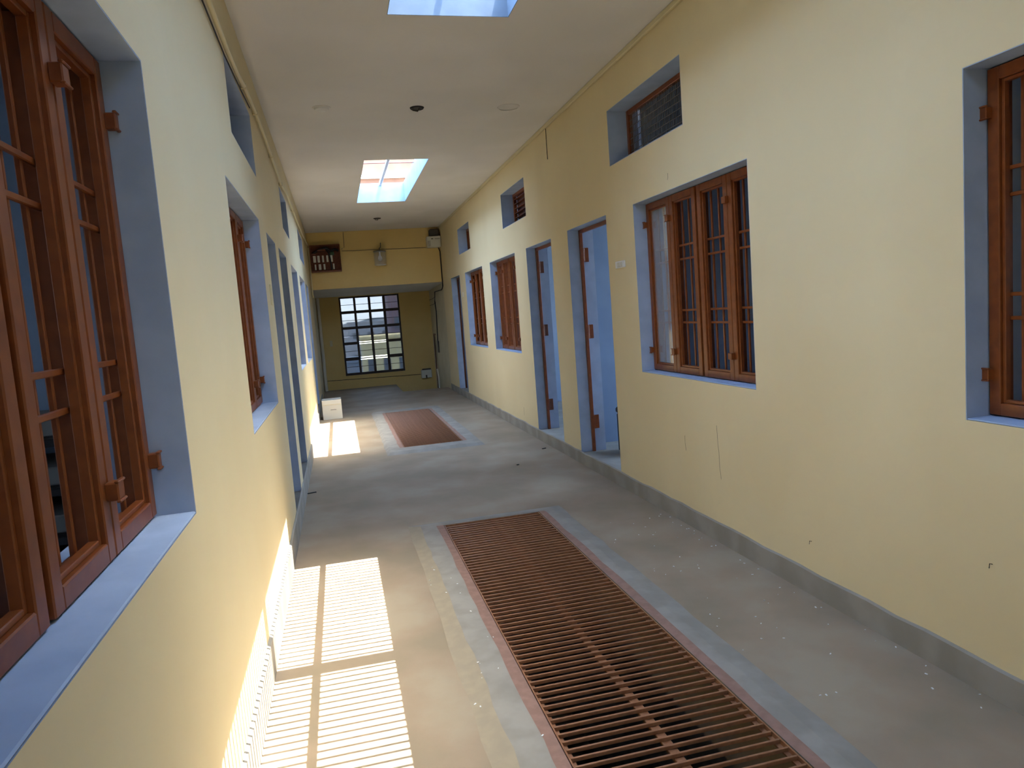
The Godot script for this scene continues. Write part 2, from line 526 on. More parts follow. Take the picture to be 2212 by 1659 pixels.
func steel_window(n: int, side: String, h: Array, label: String, glazed: bool) -> void:
	var s := 1.0 if side == "right" else -1.0
	var xf := (XR if side == "right" else XL) + s * 0.095   # front plane of the sashes
	var d0: float = h[0] + 0.004
	var d1: float = h[1] - 0.004
	var y0: float = h[2] + 0.008
	var y1: float = h[3] - 0.004
	var w := thing("window_%d" % n, P(xf, y0, (d0 + d1) * 0.5), label, "window", "", "structure")
	# outer frame with the three posts behind the sashes
	var st := new_st()
	var fa := xf + s * 0.028
	var fb := xf + s * 0.078
	box(st, fa, fb, y0, y1, d0, d0 + 0.032, 0.003)
	box(st, fa, fb, y0, y1, d1 - 0.032, d1, 0.003)
	box(st, fa, fb, y0, y0 + 0.032, d0 + 0.032, d1 - 0.032, 0.003)
	box(st, fa, fb, y1 - 0.032, y1, d0 + 0.032, d1 - 0.032, 0.003)
	one("frame", st, M.steel, w)
	var q := (d1 - d0) / 4.0
	for k in [1, 2, 3]:
		st = new_st()
		box(st, fa, fb, y0 + 0.032, y1 - 0.032, d0 + q * k - 0.02, d0 + q * k + 0.02, 0.003)
		one("post", st, M.steel if k != 2 else M.steel_dark, w)
	for k in 4:
		var a := d0 + q * k + 0.003
		var b := d0 + q * (k + 1) - 0.003
		if k == 1: b -= 0.010
		if k == 2: a += 0.010
		st = new_st()
		var sw := 0.044
		var xa := xf
		var xb := xf + s * 0.026
		box(st, xa, xb, y0 + 0.004, y1 - 0.004, a, a + sw, 0.003)
		box(st, xa, xb, y0 + 0.004, y1 - 0.004, b - sw, b, 0.003)
		box(st, xa, xb, y0 + 0.004, y0 + 0.004 + sw, a + sw, b - sw, 0.003)
		box(st, xa, xb, y1 - 0.004 - sw, y1 - 0.004, a + sw, b - sw, 0.003)
		# thin inner bead of the sash
		var bd := 0.012
		var xc := xf + s * 0.012
		var xd := xf + s * 0.034
		box(st, xc, xd, y0 + 0.004 + sw, y1 - 0.004 - sw, a + sw, a + sw + bd, 0.002)
		box(st, xc, xd, y0 + 0.004 + sw, y1 - 0.004 - sw, b - sw - bd, b - sw, 0.002)
		box(st, xc, xd, y0 + 0.004 + sw, y0 + 0.004 + sw + bd, a + sw + bd, b - sw - bd, 0.002)
		box(st, xc, xd, y1 - 0.004 - sw - bd, y1 - 0.004 - sw, a + sw + bd, b - sw - bd, 0.002)
		var sash := one("sash", st, M.steel, w)
		if glazed and k == 3:
			st = new_st()
			box(st, xf + s * 0.018, xf + s * 0.022, y0 + 0.05, y1 - 0.05, a + sw, b - sw)
			var gl := one("pane", st, M.dusty_glass, sash)
			gl.set_meta("label", "dusty grey glass pane")
		# hinge blocks on the outer stiles of each pair
		var hd := b if (k == 0 or k == 3) and k == 3 else a
		if k == 1 or k == 3:
			hd = b if k == 3 else a
		for yy in [y1 - 0.150, y0 + 0.150]:
			if k == 1: continue
			var hb := new_st()
			var ha := (b - 0.020) if k == 3 else ((a - 0.022) if k == 0 else b - 0.018)
			box(hb, xf - s * 0.026, xf + s * 0.002, yy - 0.020, yy + 0.020, ha, ha + 0.040, 0.003)
			box(hb, xf - s * 0.030, xf - s * 0.020, yy + 0.018, yy + 0.024, ha - 0.004, ha + 0.044, 0.002)
			box(hb, xf - s * 0.030, xf - s * 0.020, yy - 0.024, yy - 0.018, ha - 0.004, ha + 0.044, 0.002)
			one("hinge", hb, M.steel, sash)
		if k == 1:
			for yy in [y1 - 0.150, y0 + 0.150]:
				var hb := new_st()
				box(hb, xf - s * 0.026, xf + s * 0.002, yy - 0.020, yy + 0.020, a - 0.022, a + 0.018, 0.003)
				one("hinge", hb, M.steel, sash)
		# grille: three upright rods and two pairs of cross bars in each light
		for j in 3:
			st = new_st()
			var dd := a + (b - a) * (j + 1) / 4.0
			box(st, xf + s * 0.046, xf + s * 0.058, y0 + 0.03, y1 - 0.03, dd - 0.006, dd + 0.006, 0.002)
			one("grille_rod", st, M.steel, w)
		for fr in [0.715, 0.640, 0.357, 0.288]:
			st = new_st()
			var yy: float = y0 + (y1 - y0) * fr
			box(st, xf + s * 0.036, xf + s * 0.046, yy - 0.007, yy + 0.007, a - 0.006, b + 0.006, 0.002)
			one("grille_bar", st, M.steel, w)

func vent_window(n: int, side: String, h: Array, label: String, look: int) -> void:
	var s := 1.0 if side == "right" else -1.0
	var xf := (XR if side == "right" else XL) + s * 0.155
	var d0: float = h[0] + 0.004
	var d1: float = h[1] - 0.004
	var y0: float = h[2] + 0.008
	var y1: float = h[3] - 0.004
	var w := thing("window_%d" % n, P(xf, y0, (d0 + d1) * 0.5), label, "ventilator", "", "structure")
	var st := new_st()
	box(st, xf, xf + s * 0.04, y0, y1, d0, d0 + 0.035, 0.003)
	box(st, xf, xf + s * 0.04, y0, y1, d1 - 0.035, d1, 0.003)
	box(st, xf, xf + s * 0.04, y0, y0 + 0.03, d0 + 0.035, d1 - 0.035, 0.003)
	box(st, xf, xf + s * 0.04, y1 - 0.035, y1, d0 + 0.035, d1 - 0.035, 0.003)
	one("frame", st, M.steel, w)
	if look == 0:
		# woven wire mesh in front, striped sheet hung behind
		st = new_st()
		var dd := d0 + 0.05
		while dd < d1 - 0.04:
			box(st, xf + s * 0.014, xf + s * 0.018, y0 + 0.03, y1 - 0.035, dd - 0.0018, dd + 0.0018)
			dd += 0.026
		var yy := y0 + 0.05
		while yy < y1 - 0.04:
			box(st, xf + s * 0.010, xf + s * 0.014, yy - 0.0018, yy + 0.0018, d0 + 0.035, d1 - 0.035)
			yy += 0.045
		var mm := one("wire_mesh", st, M.mesh_wire, w)
		mm.set_meta("kind", "stuff")
	elif look == 1:
		for k in 6:
			st = new_st()
			var yy := y0 + 0.055 + k * 0.057
			var lo := Vector3(minf(xf + s * 0.004, xf + s * 0.045), yy, -(d1 - 0.035))
			var hi := Vector3(maxf(xf + s * 0.004, xf + s * 0.045), yy + 0.006, -(d0 + 0.035))
			boxv(st, lo, hi, 0.001)
			one("louvre_slat", st, M.steel_dark, w)
		st = new_st()
		box(st, xf + s * 0.05, xf + s * 0.056, y0 + 0.02, y1 - 0.02, d0 + 0.03, d1 - 0.03)
		one("back_board", st, M.steel_dark, w)
	else:
		for k in 7:
			st = new_st()
			var dd := d0 + (d1 - d0) * (k + 1) / 8.0
			box(st, xf + s * 0.014, xf + s * 0.026, y0 + 0.03, y1 - 0.035, dd - 0.006, dd + 0.006, 0.002)
			one("grille_rod", st, M.steel_dark, w)

func door_frame(n: int, side: String, h: Array, label: String, look: int) -> void:
	var s := 1.0 if side == "right" else -1.0
	var xf := (XR if side == "right" else XL) + s * 0.107
	var sill := 0.108 if side == "right" else 0.153
	var mat: Material = M.steel_dark if (look == 2 or look > 2) else M.steel
	var d0: float = h[0] + 0.004
	var d1: float = h[1] - 0.004
	var y1: float = h[3] - 0.004
	var w := thing("door_%d" % n, P(xf, sill, (d0 + d1) * 0.5), label, "door frame", "", "structure")
	var st := new_st()
	for e in [[d0, d0 + 0.028], [d1 - 0.028, d1]]:
		box(st, xf, xf + s * 0.03, sill, y1, e[0], e[1], 0.003)
	box(st, xf, xf + s * 0.03, y1 - 0.032, y1, d0 + 0.028, d1 - 0.028, 0.003)
	one("frame", st, mat, w)
	if look < 2:
		for yy in [1.965, 1.25, 0.39]:
			st = new_st()
			box(st, xf + s * 0.031, xf + s * 0.085, yy - 0.065, yy + 0.065, d1 - 0.010, d1 - 0.001, 0.002)
			tube(st, [P(xf + s * 0.036, yy - 0.06, d1 - 0.014), P(xf + s * 0.036, yy + 0.06, d1 - 0.014)], 0.008)
			one("hinge_plate", st, M.steel if look == 0 else M.steel_dark, w)

# ==================================================================== grates and kerbs
# welded grate of upright flat bars: hole [d0, d1, x0, x1], top at y
func make_grate(called: String, hole: Array, y: float, label: String, category: String, mat: Material, group := "", cross := false, thick := 0.008) -> Node3D:
	var g := thing(called, P((hole[2] + hole[3]) * 0.5, y - 0.04, (hole[0] + hole[1]) * 0.5), label, category, group)
	var x0: float = hole[2] + 0.004
	var x1: float = hole[3] - 0.004
	var d0: float = hole[0] + 0.004
	var d1: float = hole[1] - 0.004
	var xc := (x0 + x1) * 0.5
	var st := new_st()
	# angle frame: upright leg and the ledge under the bars
	for e in [[x0, x0 + 0.006, x0, x0 + 0.024], [x1 - 0.006, x1, x1 - 0.024, x1]]:
		box(st, e[0], e[1], y - 0.04, y - 0.001, d0, d1)
		box(st, e[2], e[3], y - 0.024, y - 0.0175, d0, d1)
	for e in [[d0, d0 + 0.006], [d1 - 0.006, d1]]:
		box(st, x0, x1, y - 0.04, y - 0.001, e[0], e[1])
	one("frame", st, mat, g)
	st = new_st()
	box(st, xc - 0.018, xc + 0.018, y - 0.030, y - 0.0175, d0, d1, 0.002)
	one("spine", st, mat, g)
	if cross:
		st = new_st()
		var dc := (d0 + d1) * 0.5 + 0.03
		box(st, x0, x1, y - 0.042, y - 0.004, dc - 0.05, dc + 0.05, 0.003)
		one("cross_bar", st, mat, g)
	# bars share one mesh
	var bar := new_st()
	var half := (x1 - x0) * 0.5 - 0.007
	boxv(bar, Vector3(-half, -0.015, -thick * 0.5), Vector3(half, 0.0, thick * 0.5), 0.0012)
	var mesh := bar.commit()
	mesh.surface_set_material(0, mat)
	var n := int((d1 - d0 - 0.03) / 0.0472)
	for k in n:
		var o := MeshInstance3D.new()
		o.name = "slat"
		o.mesh = mesh
		o.position = P(xc, y - 0.001, d0 + 0.03 + k * 0.0472) - g.position
		o.rotation.x = 0.10
		g.add_child(o, true)
	return g

# raised cement kerb round a hole: flat top of height h, sloping sides
func make_kerb(called: String, hole: Array, outer: Array, h: float, slope: float, label: String, slope_mat: Material) -> void:
	var top := new_st()
	var side := new_st()
	var i0 := [[hole[2], hole[0]], [hole[3], hole[0]], [hole[3], hole[1]], [hole[2], hole[1]]]
	var o0 := [[outer[2], outer[0]], [outer[3], outer[0]], [outer[3], outer[1]], [outer[2], outer[1]]]
	var t0 := [[outer[2] + slope, outer[0] + slope], [outer[3] - slope, outer[0] + slope], [outer[3] - slope, outer[1] - slope], [outer[2] + slope, outer[1] - slope]]
	var out := [Vector3(0, 0, 1), Vector3(1, 0, 0), Vector3(0, 0, -1), Vector3(-1, 0, 0)]
	var rk := RandomNumberGenerator.new()
	rk.seed = int(hole[1] * 100)
	for k in 4:
		var l := (k + 1) % 4
		var nseg := 24 if k % 2 == 1 else 6
		var prev := [i0[k], t0[k], o0[k]]
		for m in range(1, nseg + 1):
			var f := float(m) / nseg
			var cur := []
			for ring in [i0, t0, o0]:
				cur.append([lerpf(ring[k][0], ring[l][0], f), lerpf(ring[k][1], ring[l][1], f)])
			if m < nseg:
				for q in [1, 2]:
					cur[q][0] += out[k].x * rk.randf_range(-0.007, 0.007)
					cur[q][1] -= out[k].z * rk.randf_range(-0.007, 0.007)
			quad(top, P(prev[0][0], h, prev[0][1]), P(cur[0][0], h, cur[0][1]), P(cur[1][0], h, cur[1][1]), P(prev[1][0], h, prev[1][1]), Vector3.UP)
			quad(side if k == 3 else top, P(prev[2][0], 0.0005, prev[2][1]), P(cur[2][0], 0.0005, cur[2][1]), P(cur[1][0], h, cur[1][1]), P(prev[1][0], h, prev[1][1]), out[k] * 0.15 + Vector3.UP)
			prev = cur
		quad(top, P(i0[k][0], -0.01, i0[k][1]), P(i0[l][0], -0.01, i0[l][1]), P(i0[l][0], h, i0[l][1]), P(i0[k][0], h, i0[k][1]), -out[k])
	var o := obj(called, [[top, M.kerb], [side, slope_mat]])
	meta(o, label, "kerb", "", "structure")
	# painted red-oxide margin round the hole, uneven outline, a few tenths of a millimetre thick
	var st := new_st()
	var rng := RandomNumberGenerator.new()
	rng.seed = int(hole[0] * 100)
	for e in [[hole[2], -1.0], [hole[3], 1.0]]:
		var d: float = hole[0]
		var w0 := 0.045
		while d < hole[1] - 0.01:
			var dn := minf(d + rng.randf_range(0.05, 0.22), hole[1])
			var w1 := 0.047 + rng.randf_range(-0.006, 0.007)
			var a := P(e[0], h + 0.0008, d)
			var b := P(e[0], h + 0.0008, dn)
			quad(st, a, b, P(e[0] + e[1] * w1, h + 0.0008, dn), P(e[0] + e[1] * w0, h + 0.0008, d), Vector3.UP)
			w0 = w1
			d = dn
	var m := one("painted_margin", st, M.red_oxide, o)
	m.set_meta("label", "uneven reddish paint beside the grate")

func build_grates() -> void:
	make_grate("floor_grate", G1, 0.014, "near brown steel floor grate of many cross bars with a flat spine", "floor grate", M.grate)
	make_kerb("trim_1", G1, [1.45, 5.13, 0.355, 1.505], 0.014, 0.085, "low cement kerb with ochre edge round the near floor grate", M.ochre)
	make_grate("floor_grate", G2, 0.030, "far brown steel floor grate inside the raised grey kerb", "floor grate", M.grate)
	make_kerb("trim_2", G2, [7.97, 11.86, 0.405, 1.515], 0.030, 0.035, "raised pale grey kerb round the far floor grate", M.kerb)
	# closed dark storey below the grates
	var st := new_st()
	var x0 := -0.6
	var x1 := 2.3
	box(st, x0, x1, -3.5, -3.4, 0.4, 13.0)
	box(st, x0 - 0.1, x0, -3.5, -0.3, 0.3, 13.1)
	box(st, x1, x1 + 0.1, -3.5, -0.3, 0.3, 13.1)
	box(st, x0, x1, -3.5, -0.3, 0.3, 0.4)
	box(st, x0, x1, -3.5, -0.3, 13.0, 13.1)
	meta(one("wall_below", st, M.grey), "dim grey shaft of the storey under the floor grates", "shaft", "", "structure")

# ==================================================================== roof over the slots
func build_roof() -> void:
	var k := 0
	var names := ["roof opening behind the camera", "bright roof opening at the top edge of the picture", "bright roof opening farther along the ceiling showing a peach wall"]
	for s in [S0, S1, S2]:
		var sh := thing("window_%d" % (21 + k), P((s[2] + s[3]) * 0.5, YC, (s[0] + s[1]) * 0.5), names[k], "skylight", "", "structure")
		var st := new_st()
		var top := 3.545
		# white curb on the slab, lining the slot
		box(st, s[2] - 0.08, s[2] - 0.0005, 3.47, top, s[0] - 0.08, s[1] + 0.08)
		box(st, s[3] + 0.0005, s[3] + 0.08, 3.47, top, s[0] - 0.08, s[1] + 0.08)
		box(st, s[2], s[3], 3.47, top, s[0] - 0.08, s[0] - 0.0005)
		box(st, s[2], s[3], 3.47, top, s[1] + 0.0005, s[1] + 0.08)
		one("curb", st, M.shaft, sh)
		st = new_st()
		var t := 0.004
		box(st, s[2] - 0.0003, s[2] + t, YC + 0.002, top - 0.002, s[0], s[1])
		box(st, s[3] - t, s[3] + 0.0003, YC + 0.002, top - 0.002, s[0], s[1])
		box(st, s[2] + t, s[3] - t, YC + 0.002, top - 0.002, s[0] - 0.0003, s[0] + t)
		box(st, s[2] + t, s[3] - t, YC + 0.002, top - 0.002, s[1] - t, s[1] + 0.0003)
		one("lining", st, M.shaft, sh)
		if k == 2:
			st = new_st()
			var xc := 0.828
			box(st, xc - 0.02, xc + 0.02, top - 0.04, top, s[0] + 0.005, s[1] - 0.005, 0.004)
			one("mullion", st, M.white, sh)
			st = new_st()
			box(st, s[2] + 0.005, s[3] - 0.005, top - 0.03, top - 0.016, 9.592, 9.608, 0.002)
			one("cross_rod", st, M.steel_dark, sh)
		k += 1
	make_grate("roof_grate", S1, 3.545, "steel grate over the near roof opening that stripes the sunlight", "roof grate", M.grate, "", true, 0.0145)
	# peach parapet wall standing on the roof beyond the second slot
	var w := thing("parapet_wall", P(1.5, 3.47, 13.0), "peach-brown wall on the roof seen through the roof opening", "wall")
	var st := new_st()
	box(st, -3.0, 5.5, 4.02, 6.5, 13.0, 13.2)
	one("upper_wall", st, M.peach, w)
	st = new_st()
	box(st, -3.0, 5.5, 3.97, 4.02, 12.9, 13.2)
	one("ledge", st, M.white, w)
	st = new_st()
	box(st, -3.0, 5.5, 3.47, 3.97, 12.98, 13.2)
	one("plinth", st, M.peach, w)

# ==================================================================== end of the corridor
func build_end() -> void:
	# lintel wall over the passage to the stair
	var st := new_st()
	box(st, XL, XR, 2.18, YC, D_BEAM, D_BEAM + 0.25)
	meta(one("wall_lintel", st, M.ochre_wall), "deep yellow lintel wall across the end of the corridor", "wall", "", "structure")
	# sloping soffit behind it
	st = new_st()
	var a := P(XL, 2.179, D_BEAM + 0.001)
	var b := P(XR, 2.179, D_BEAM + 0.001)
	var c := P(XR, 2.108, D_BACK)
	var d := P(XL, 2.108, D_BACK)
	quad(st, a, b, c, d, Vector3.DOWN)
	var up := Vector3(0, 0.2, 0)
	quad(st, a + Vector3(0, 0.001, -0.25), b + Vector3(0, 0.001, -0.25), c + up, d + up, Vector3.UP)
	meta(one("ceiling_stair", st, M.ceiling), "grey-white soffit over the stair landing", "ceiling", "", "structure")
	# side walls of the landing
	st = new_st()
	box(st, XL - TH, XL, -2.0, YC, D_BEAM + 0.05, D_BACK + 0.25)
	meta(one("wall_stair_left", st, M.offwhite), "off-white side wall left of the stair landing", "wall", "", "structure")
	st = new_st()
	var e := new_st()
	slab(st, e, 0, XR, XR + TH, D_BEAM + 0.05, D_BACK + 0.25, -2.0, YC, [[16.22, 16.74, -2.0, 1.115]])
	meta(obj("wall_stair_right", [[st, M.offwhite], [e, M.offwhite]]), "off-white side wall right of the stair with a dark opening", "wall", "", "structure")
	var fr := thing("door_7", P(XR, -0.3, 16.48), "dark narrow doorway low beside the stair with brown frame", "door frame", "", "structure")
	st = new_st()
	box(st, XR + 0.008, XR + 0.024, -2.0, 1.11, 16.66, 16.735, 0.003)
	box(st, XR + 0.008, XR + 0.024, 1.08, 1.11, 16.225, 16.66, 0.003)
	one("frame", st, M.steel_dark, fr)
	st = new_st()
	box(st, XR + 0.20, XR + 0.24, -2.0, 1.10, 16.225, 16.735)
	one("door_leaf", st, M.black, fr)
	# back wall with the big grille window
	st = new_st()
	var hole := [0.085, 1.44, 0.30, 2.09]
	var f := new_st()
	# front and back faces: wall across x, cut by the window
	for r in [[XL - TH, hole[0], -2.0, YC], [hole[1], XR + TH, -2.0, YC], [hole[0], hole[1], -2.0, hole[2]], [hole[0], hole[1], hole[3], YC]]:
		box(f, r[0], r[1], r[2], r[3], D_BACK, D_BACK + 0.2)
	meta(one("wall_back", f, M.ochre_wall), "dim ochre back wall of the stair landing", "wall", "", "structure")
	back_window(hole)
	# stair pit floor and edge
	st = new_st()
	box(st, 1.2, XR, -2.0, -1.9, 14.9, D_BACK)
	box(st, 1.15, 1.2, -2.0, -0.3, 14.9, D_BACK)
	box(st, 1.2, XR, -2.0, -0.3, 14.85, 14.95)
	for k in 6:
		box(st, 1.2, XR, -1.9, -0.17 - k * 0.17, 14.95 + k * 0.27, 14.95 + (k + 1) * 0.27, 0.004)
	box(st, XL, 1.2, -0.3, 0.0, 16.6, D_BACK)
	meta(one("floor_stair", st, M.grey), "grey cement stair and landing going down at the far right", "stair", "", "structure")
	# room behind the low doorway
	st = new_st()
	box(st, 2.4, 3.6, -2.0, 1.6, 17.0, 17.1)
	box(st, 3.6, 3.7, -2.0, 1.6, 15.8, 17.1)
	box(st, 2.4, 3.6, -2.0, 1.6, 15.8, 15.9)
	box(st, 2.4, 3.6, 1.6, 1.7, 15.8, 17.1)
	box(st, 2.4, 3.6, -2.1, -2.0, 15.8, 17.1)
	meta(one("wall_store", st, M.grey), "dark store behind the low doorway", "wall", "", "structure")

func back_window(hole: Array) -> void:
	var w := thing("window_31", P((hole[0] + hole[1]) * 0.5, hole[2], D_BACK + 0.03), "tall dark brown grille window of twenty panes on the back wall", "window", "", "structure")
	var d0 := D_BACK + 0.012
	var d1 := D_BACK + 0.062
	var xs := [[0.123, 0.404], [0.455, 0.734], [0.790, 1.062], [1.121, 1.402]]
	var ys := [[1.772, 2.056], [1.412, 1.708], [1.062, 1.352], [0.712, 1.000], [0.355, 0.640]]
	var st := new_st()
	var edge := [hole[0], 0.123, 0.404, 0.455, 0.734, 0.790, 1.062, 1.121, 1.402, hole[1]]
	box(st, edge[0], edge[1], hole[2], hole[3], d0, d1, 0.004)
	box(st, edge[8], edge[9], hole[2], hole[3], d0, d1, 0.004)
	box(st, edge[1], edge[8], hole[2], 0.355, d0, d1, 0.004)
	box(st, edge[1], edge[8], 2.056, hole[3], d0, d1, 0.004)
	one("frame", st, M.black_steel, w)
	for k in [1, 2, 3]:
		st = new_st()
		box(st, edge[2 * k], edge[2 * k + 1], 0.355, 2.056, d0 + 0.004, d1 - 0.004, 0.004)
		one("mullion", st, M.black_steel, w)
	for r in 4:
		for col in 4:
			st = new_st()
			var mid: bool = (col == 1 or col == 2) and r >= 2
			var lo: float = ys[r + 1][1]
			var hi: float = ys[r][0]
			if mid:
				var cc := (lo + hi) * 0.5
				lo = cc - 0.012
				hi = cc + 0.012
			box(st, xs[col][0], xs[col][1], lo, hi, d0 + 0.006, d1 - 0.006, 0.003)
			one("transom", st, M.black_steel, w)
	for r in 5:
		for col in 4:
			st = new_st()
			var yc: float = (ys[r][0] + ys[r][1]) * 0.5 - 0.005
			box(st, xs[col][0], xs[col][1], yc - 0.005, yc + 0.005, d0 - 0.004, d0 + 0.006, 0.002)
			one("grille_rod", st, M.black_steel, w)
			st = new_st()
			box(st, xs[col][0] - 0.002, xs[col][1] + 0.002, ys[r][0] - 0.002, ys[r][1] + 0.002, d0 + 0.026, d0 + 0.030)
			one("pane", st, M.tinted, w)
	st = new_st()
	tube(st, [P(0.742, 0.80, d0 - 0.006), P(0.735, 0.86, d0 - 0.03), P(0.748, 0.95, d0 - 0.006)], 0.010)
	one("handle", st, M.black_steel, w)

# ==================================================================== fittings
func build_fittings() -> void:
	meter_board()
	inverter()
	lantern()
	var st: SurfaceTool
	# --- conduits and cables
	st = new_st()
	var path := []
	for q in [[-5.5, 2.93], [0.5, 2.925], [2.2, 2.915], [3.37, 2.904], [3.9, 2.884], [4.25, 2.895], [4.64, 2.933], [5.27, 2.958], [5.9, 2.948], [7.4, 2.885], [7.7, 2.90], [8.3, 2.945], [10.54, 2.925], [11.6, 2.93], [13.2, 2.985], [14.30, 3.03]]:
		path.append(P(XL + 0.022, q[1], q[0]))
	path.append(P(XL + 0.022, 2.99, 14.385))
	path.append(P(XL + 0.022, 2.03, 14.395))
	tube(st, path, 0.0125, 10)
	var cd := thing("conduit", P(XL + 0.022, 2.9, 4.0), "cream plastic conduit sagging along the top of the left wall", "conduit")
	one("pipe", st, M.pvc, cd)
	for q in [[1.2, 2.921], [2.7, 2.911], [4.60, 2.932], [5.25, 2.957], [6.4, 2.928], [7.42, 2.886], [9.4, 2.935], [12.4, 2.957]]:
		st = new_st()
		box(st, XL + 0.001, XL + 0.037, q[1] - 0.017, q[1] + 0.017, q[0] - 0.012, q[0] + 0.012, 0.004)
		one("clip", st, M.pvc, cd)
	st = new_st()
	path = []
	for q in [[-5.5, 2.89], [0.5, 2.885], [2.2, 2.876], [3.0, 2.868], [3.37, 2.866], [3.9, 2.858], [4.5, 2.888], [5.0, 2.92]]:
		path.append(P(XL + 0.008, q[1], q[0]))
	tube(st, path, 0.004, 6)
	meta(one("cable", st, M.wire), "thin black cable under the sagging conduit on the left wall", "cable")
	st = new_st()
	path = []
	var d := -6.0
	var rng := RandomNumberGenerator.new()
	rng.seed = 9
	while d < 14.4:
		box(st, XR - 0.024, XR - 0.001, 3.228 + rng.randf_range(-0.002, 0.002), YC - 0.001, d, d + 1.0, 0.004)
		d += 1.0
	meta(one("cable_trunking", st, M.pvc), "yellowish cable trunking along the ceiling edge of the right wall", "trunking")
	st = new_st()
	tube(st, [P(XR - 0.003, 3.23, 6.86), P(XR - 0.003, 2.94, 6.865)], 0.003, 6)
	meta(one("cable", st, M.wire), "short dark wire hanging down the right wall from the trunking", "cable")
	# cables on the lintel
	st = new_st()
	tube(st, [P(0.285, 3.25, D_BEAM - 0.006), P(0.275, 2.96, D_BEAM - 0.006), P(0.235, 2.945, D_BEAM - 0.006), P(0.225, 2.895, D_BEAM - 0.006), P(0.9, 2.885, D_BEAM - 0.006), P(1.86, 2.875, D_BEAM - 0.006)], 0.005, 6)
	meta(one("cable", st, M.dark_plastic), "thin cable running level across the lintel wall to the inverter box", "cable")
	st = new_st()
	tube(st, [P(2.10, 2.86, D_BEAM - 0.05), P(2.130, 2.78, D_BEAM - 0.02), P(2.130, 2.45, D_BEAM - 0.015), P(2.130, 2.09, D_BEAM - 0.015), P(2.130, 2.03, 14.6), P(2.130, 2.035, 15.66), P(2.130, 1.83, 15.79), P(2.130, 1.6, 15.70), P(2.130, 0.95, 15.86)], 0.011, 8)
	var bc := thing("cable", P(2.138, 0.72, 15.86), "thick black cable dropping from the inverter box down the stair wall", "cable")
	one("sheath", st, M.wire, bc)
	st = new_st()
	box(st, XR - 0.03, XR, 0.70, 0.96, 15.80, 15.92, 0.006)
	one("end_plug", st, M.dark_plastic, bc)
	for q in [[1.93, 0], [1.80, 1]]:
		st = new_st()
		tube(st, [P(XR - 0.008, q[0], 15.75), P(XR - 0.008, q[0] - 0.03, 16.2), P(XR - 0.008, q[0] - 0.035, 16.78)], 0.005, 6)
		meta(one("cable", st, M.wire), "%s dark wire crossing the stair wall beside the thick cable" % ["upper short", "lower short"][q[1]], "cable")
	# back wall dado cable and socket box
	st = new_st()
	tube(st, [P(XL + 0.03, 0.225, D_BACK - 0.006), P(0.8, 0.20, D_BACK - 0.006), P(1.79, 0.18, D_BACK - 0.006)], 0.006, 6)
	meta(one("cable", st, M.wire), "thin cable running level below the grille window on the back wall", "cable")
	var sb := thing("socket_box", P(1.92, 0.07, D_BACK), "small white socket box low on the back wall beside the stair", "socket")
	st = new_st()
	box(st, 1.80, 2.045, 0.09, 0.28, D_BACK - 0.09, D_BACK, 0.012)
	one("body", st, M.cream_plastic, sb)
	st = new_st()
	box(st, 1.83, 2.03, 0.28, 0.305, D_BACK - 0.08, D_BACK - 0.002, 0.004)
	one("lid", st, M.dark_plastic, sb)
	st = new_st()
	box(st, 1.895, 1.93, 0.085, 0.16, D_BACK - 0.096, D_BACK - 0.085, 0.002)
	one("plug", st, M.dark_plastic, sb)
	# white pipe in the corner
	st = new_st()
	tube(st, [P(XL + 0.045, 0.0, D_BACK - 0.06), P(XL + 0.045, 2.1, D_BACK - 0.06)], 0.035, 14)
	meta(one("drain_pipe", st, M.pvc_white), "white vertical pipe in the left corner of the back wall", "pipe")
	st = new_st()
	tube(st, [P(XR - 0.035, -1.9, 16.1), P(XR - 0.035, 0.15, 16.1), P(XR - 0.045, 0.32, 16.14)], 0.02, 12)
	meta(one("drain_pipe", st, M.pvc_white), "short white pipe rising beside the low dark doorway", "pipe")
	# switch plate
	var sw := thing("switch_plate", P(XR, 1.76, 5.175), "small white switch plate between the near doorway and the wide barred window", "switch")
	st = new_st()
	box(st, XR - 0.012, XR, 1.762, 1.815, 5.085, 5.268, 0.004)
	one("plate", st, M.white, sw)
	for k in 2:
		st = new_st()
		box(st, XR - 0.019, XR - 0.011, 1.772, 1.806, 5.125 + k * 0.055, 5.165 + k * 0.055, 0.003)
		one("rocker", st, M.cream_plastic, sw)
	st = new_st()
	box(st, XR - 0.008, XR, 1.80, 1.88, 12.20, 12.26, 0.003)
	meta(one("door_plate", st, M.pvc_white), "tiny pale plate on the right wall beside the farthest doorway", "plate")
	st = new_st()
	box(st, 0.02 - 0.418, -0.388, 0.0, 0.0, 0.0, 0.0)
	# faint plate on the left wall before the first doorway
	st = new_st()
	box(st, XL, XL + 0.01, 1.66, 1.80, 5.12, 5.20, 0.003)
	meta(one("switch_plate", st, M.pvc), "faint cream plate on the left wall before the first left doorway", "switch")
	st = new_st()
	box(st, -0.20, -0.14, 1.00, 1.13, D_BACK - 0.014, D_BACK, 0.003)
	meta(one("switch_plate", st, M.pvc), "small pale plate on the back wall left of the grille window", "switch")
	# ceiling points
	for q in [[0.047, 6.23, "white dome", "leftmost"], [1.63, 6.25, "flat ceiling-coloured", "rightmost"]]:
		var lamp := thing("ceiling_rose", P(q[0], YC - 0.02, q[1]), "%s round ceiling cover, %s of the three in the near row" % [q[2], q[3]], "ceiling cover")
		st = new_st()
		var big: float = 0.062 if q[0] < 1.0 else 0.085
		var hgt: float = 0.028 if q[0] < 1.0 else 0.008
		lathe(st, P(q[0], YC, q[1]), [[0.0, -hgt], [big * 0.5, -hgt * 0.92], [big * 0.85, -hgt * 0.6], [big, 0.0]], 28)
		one("cover", st, M.white if q[0] < 1.0 else M.ceiling, lamp)
		st = new_st()
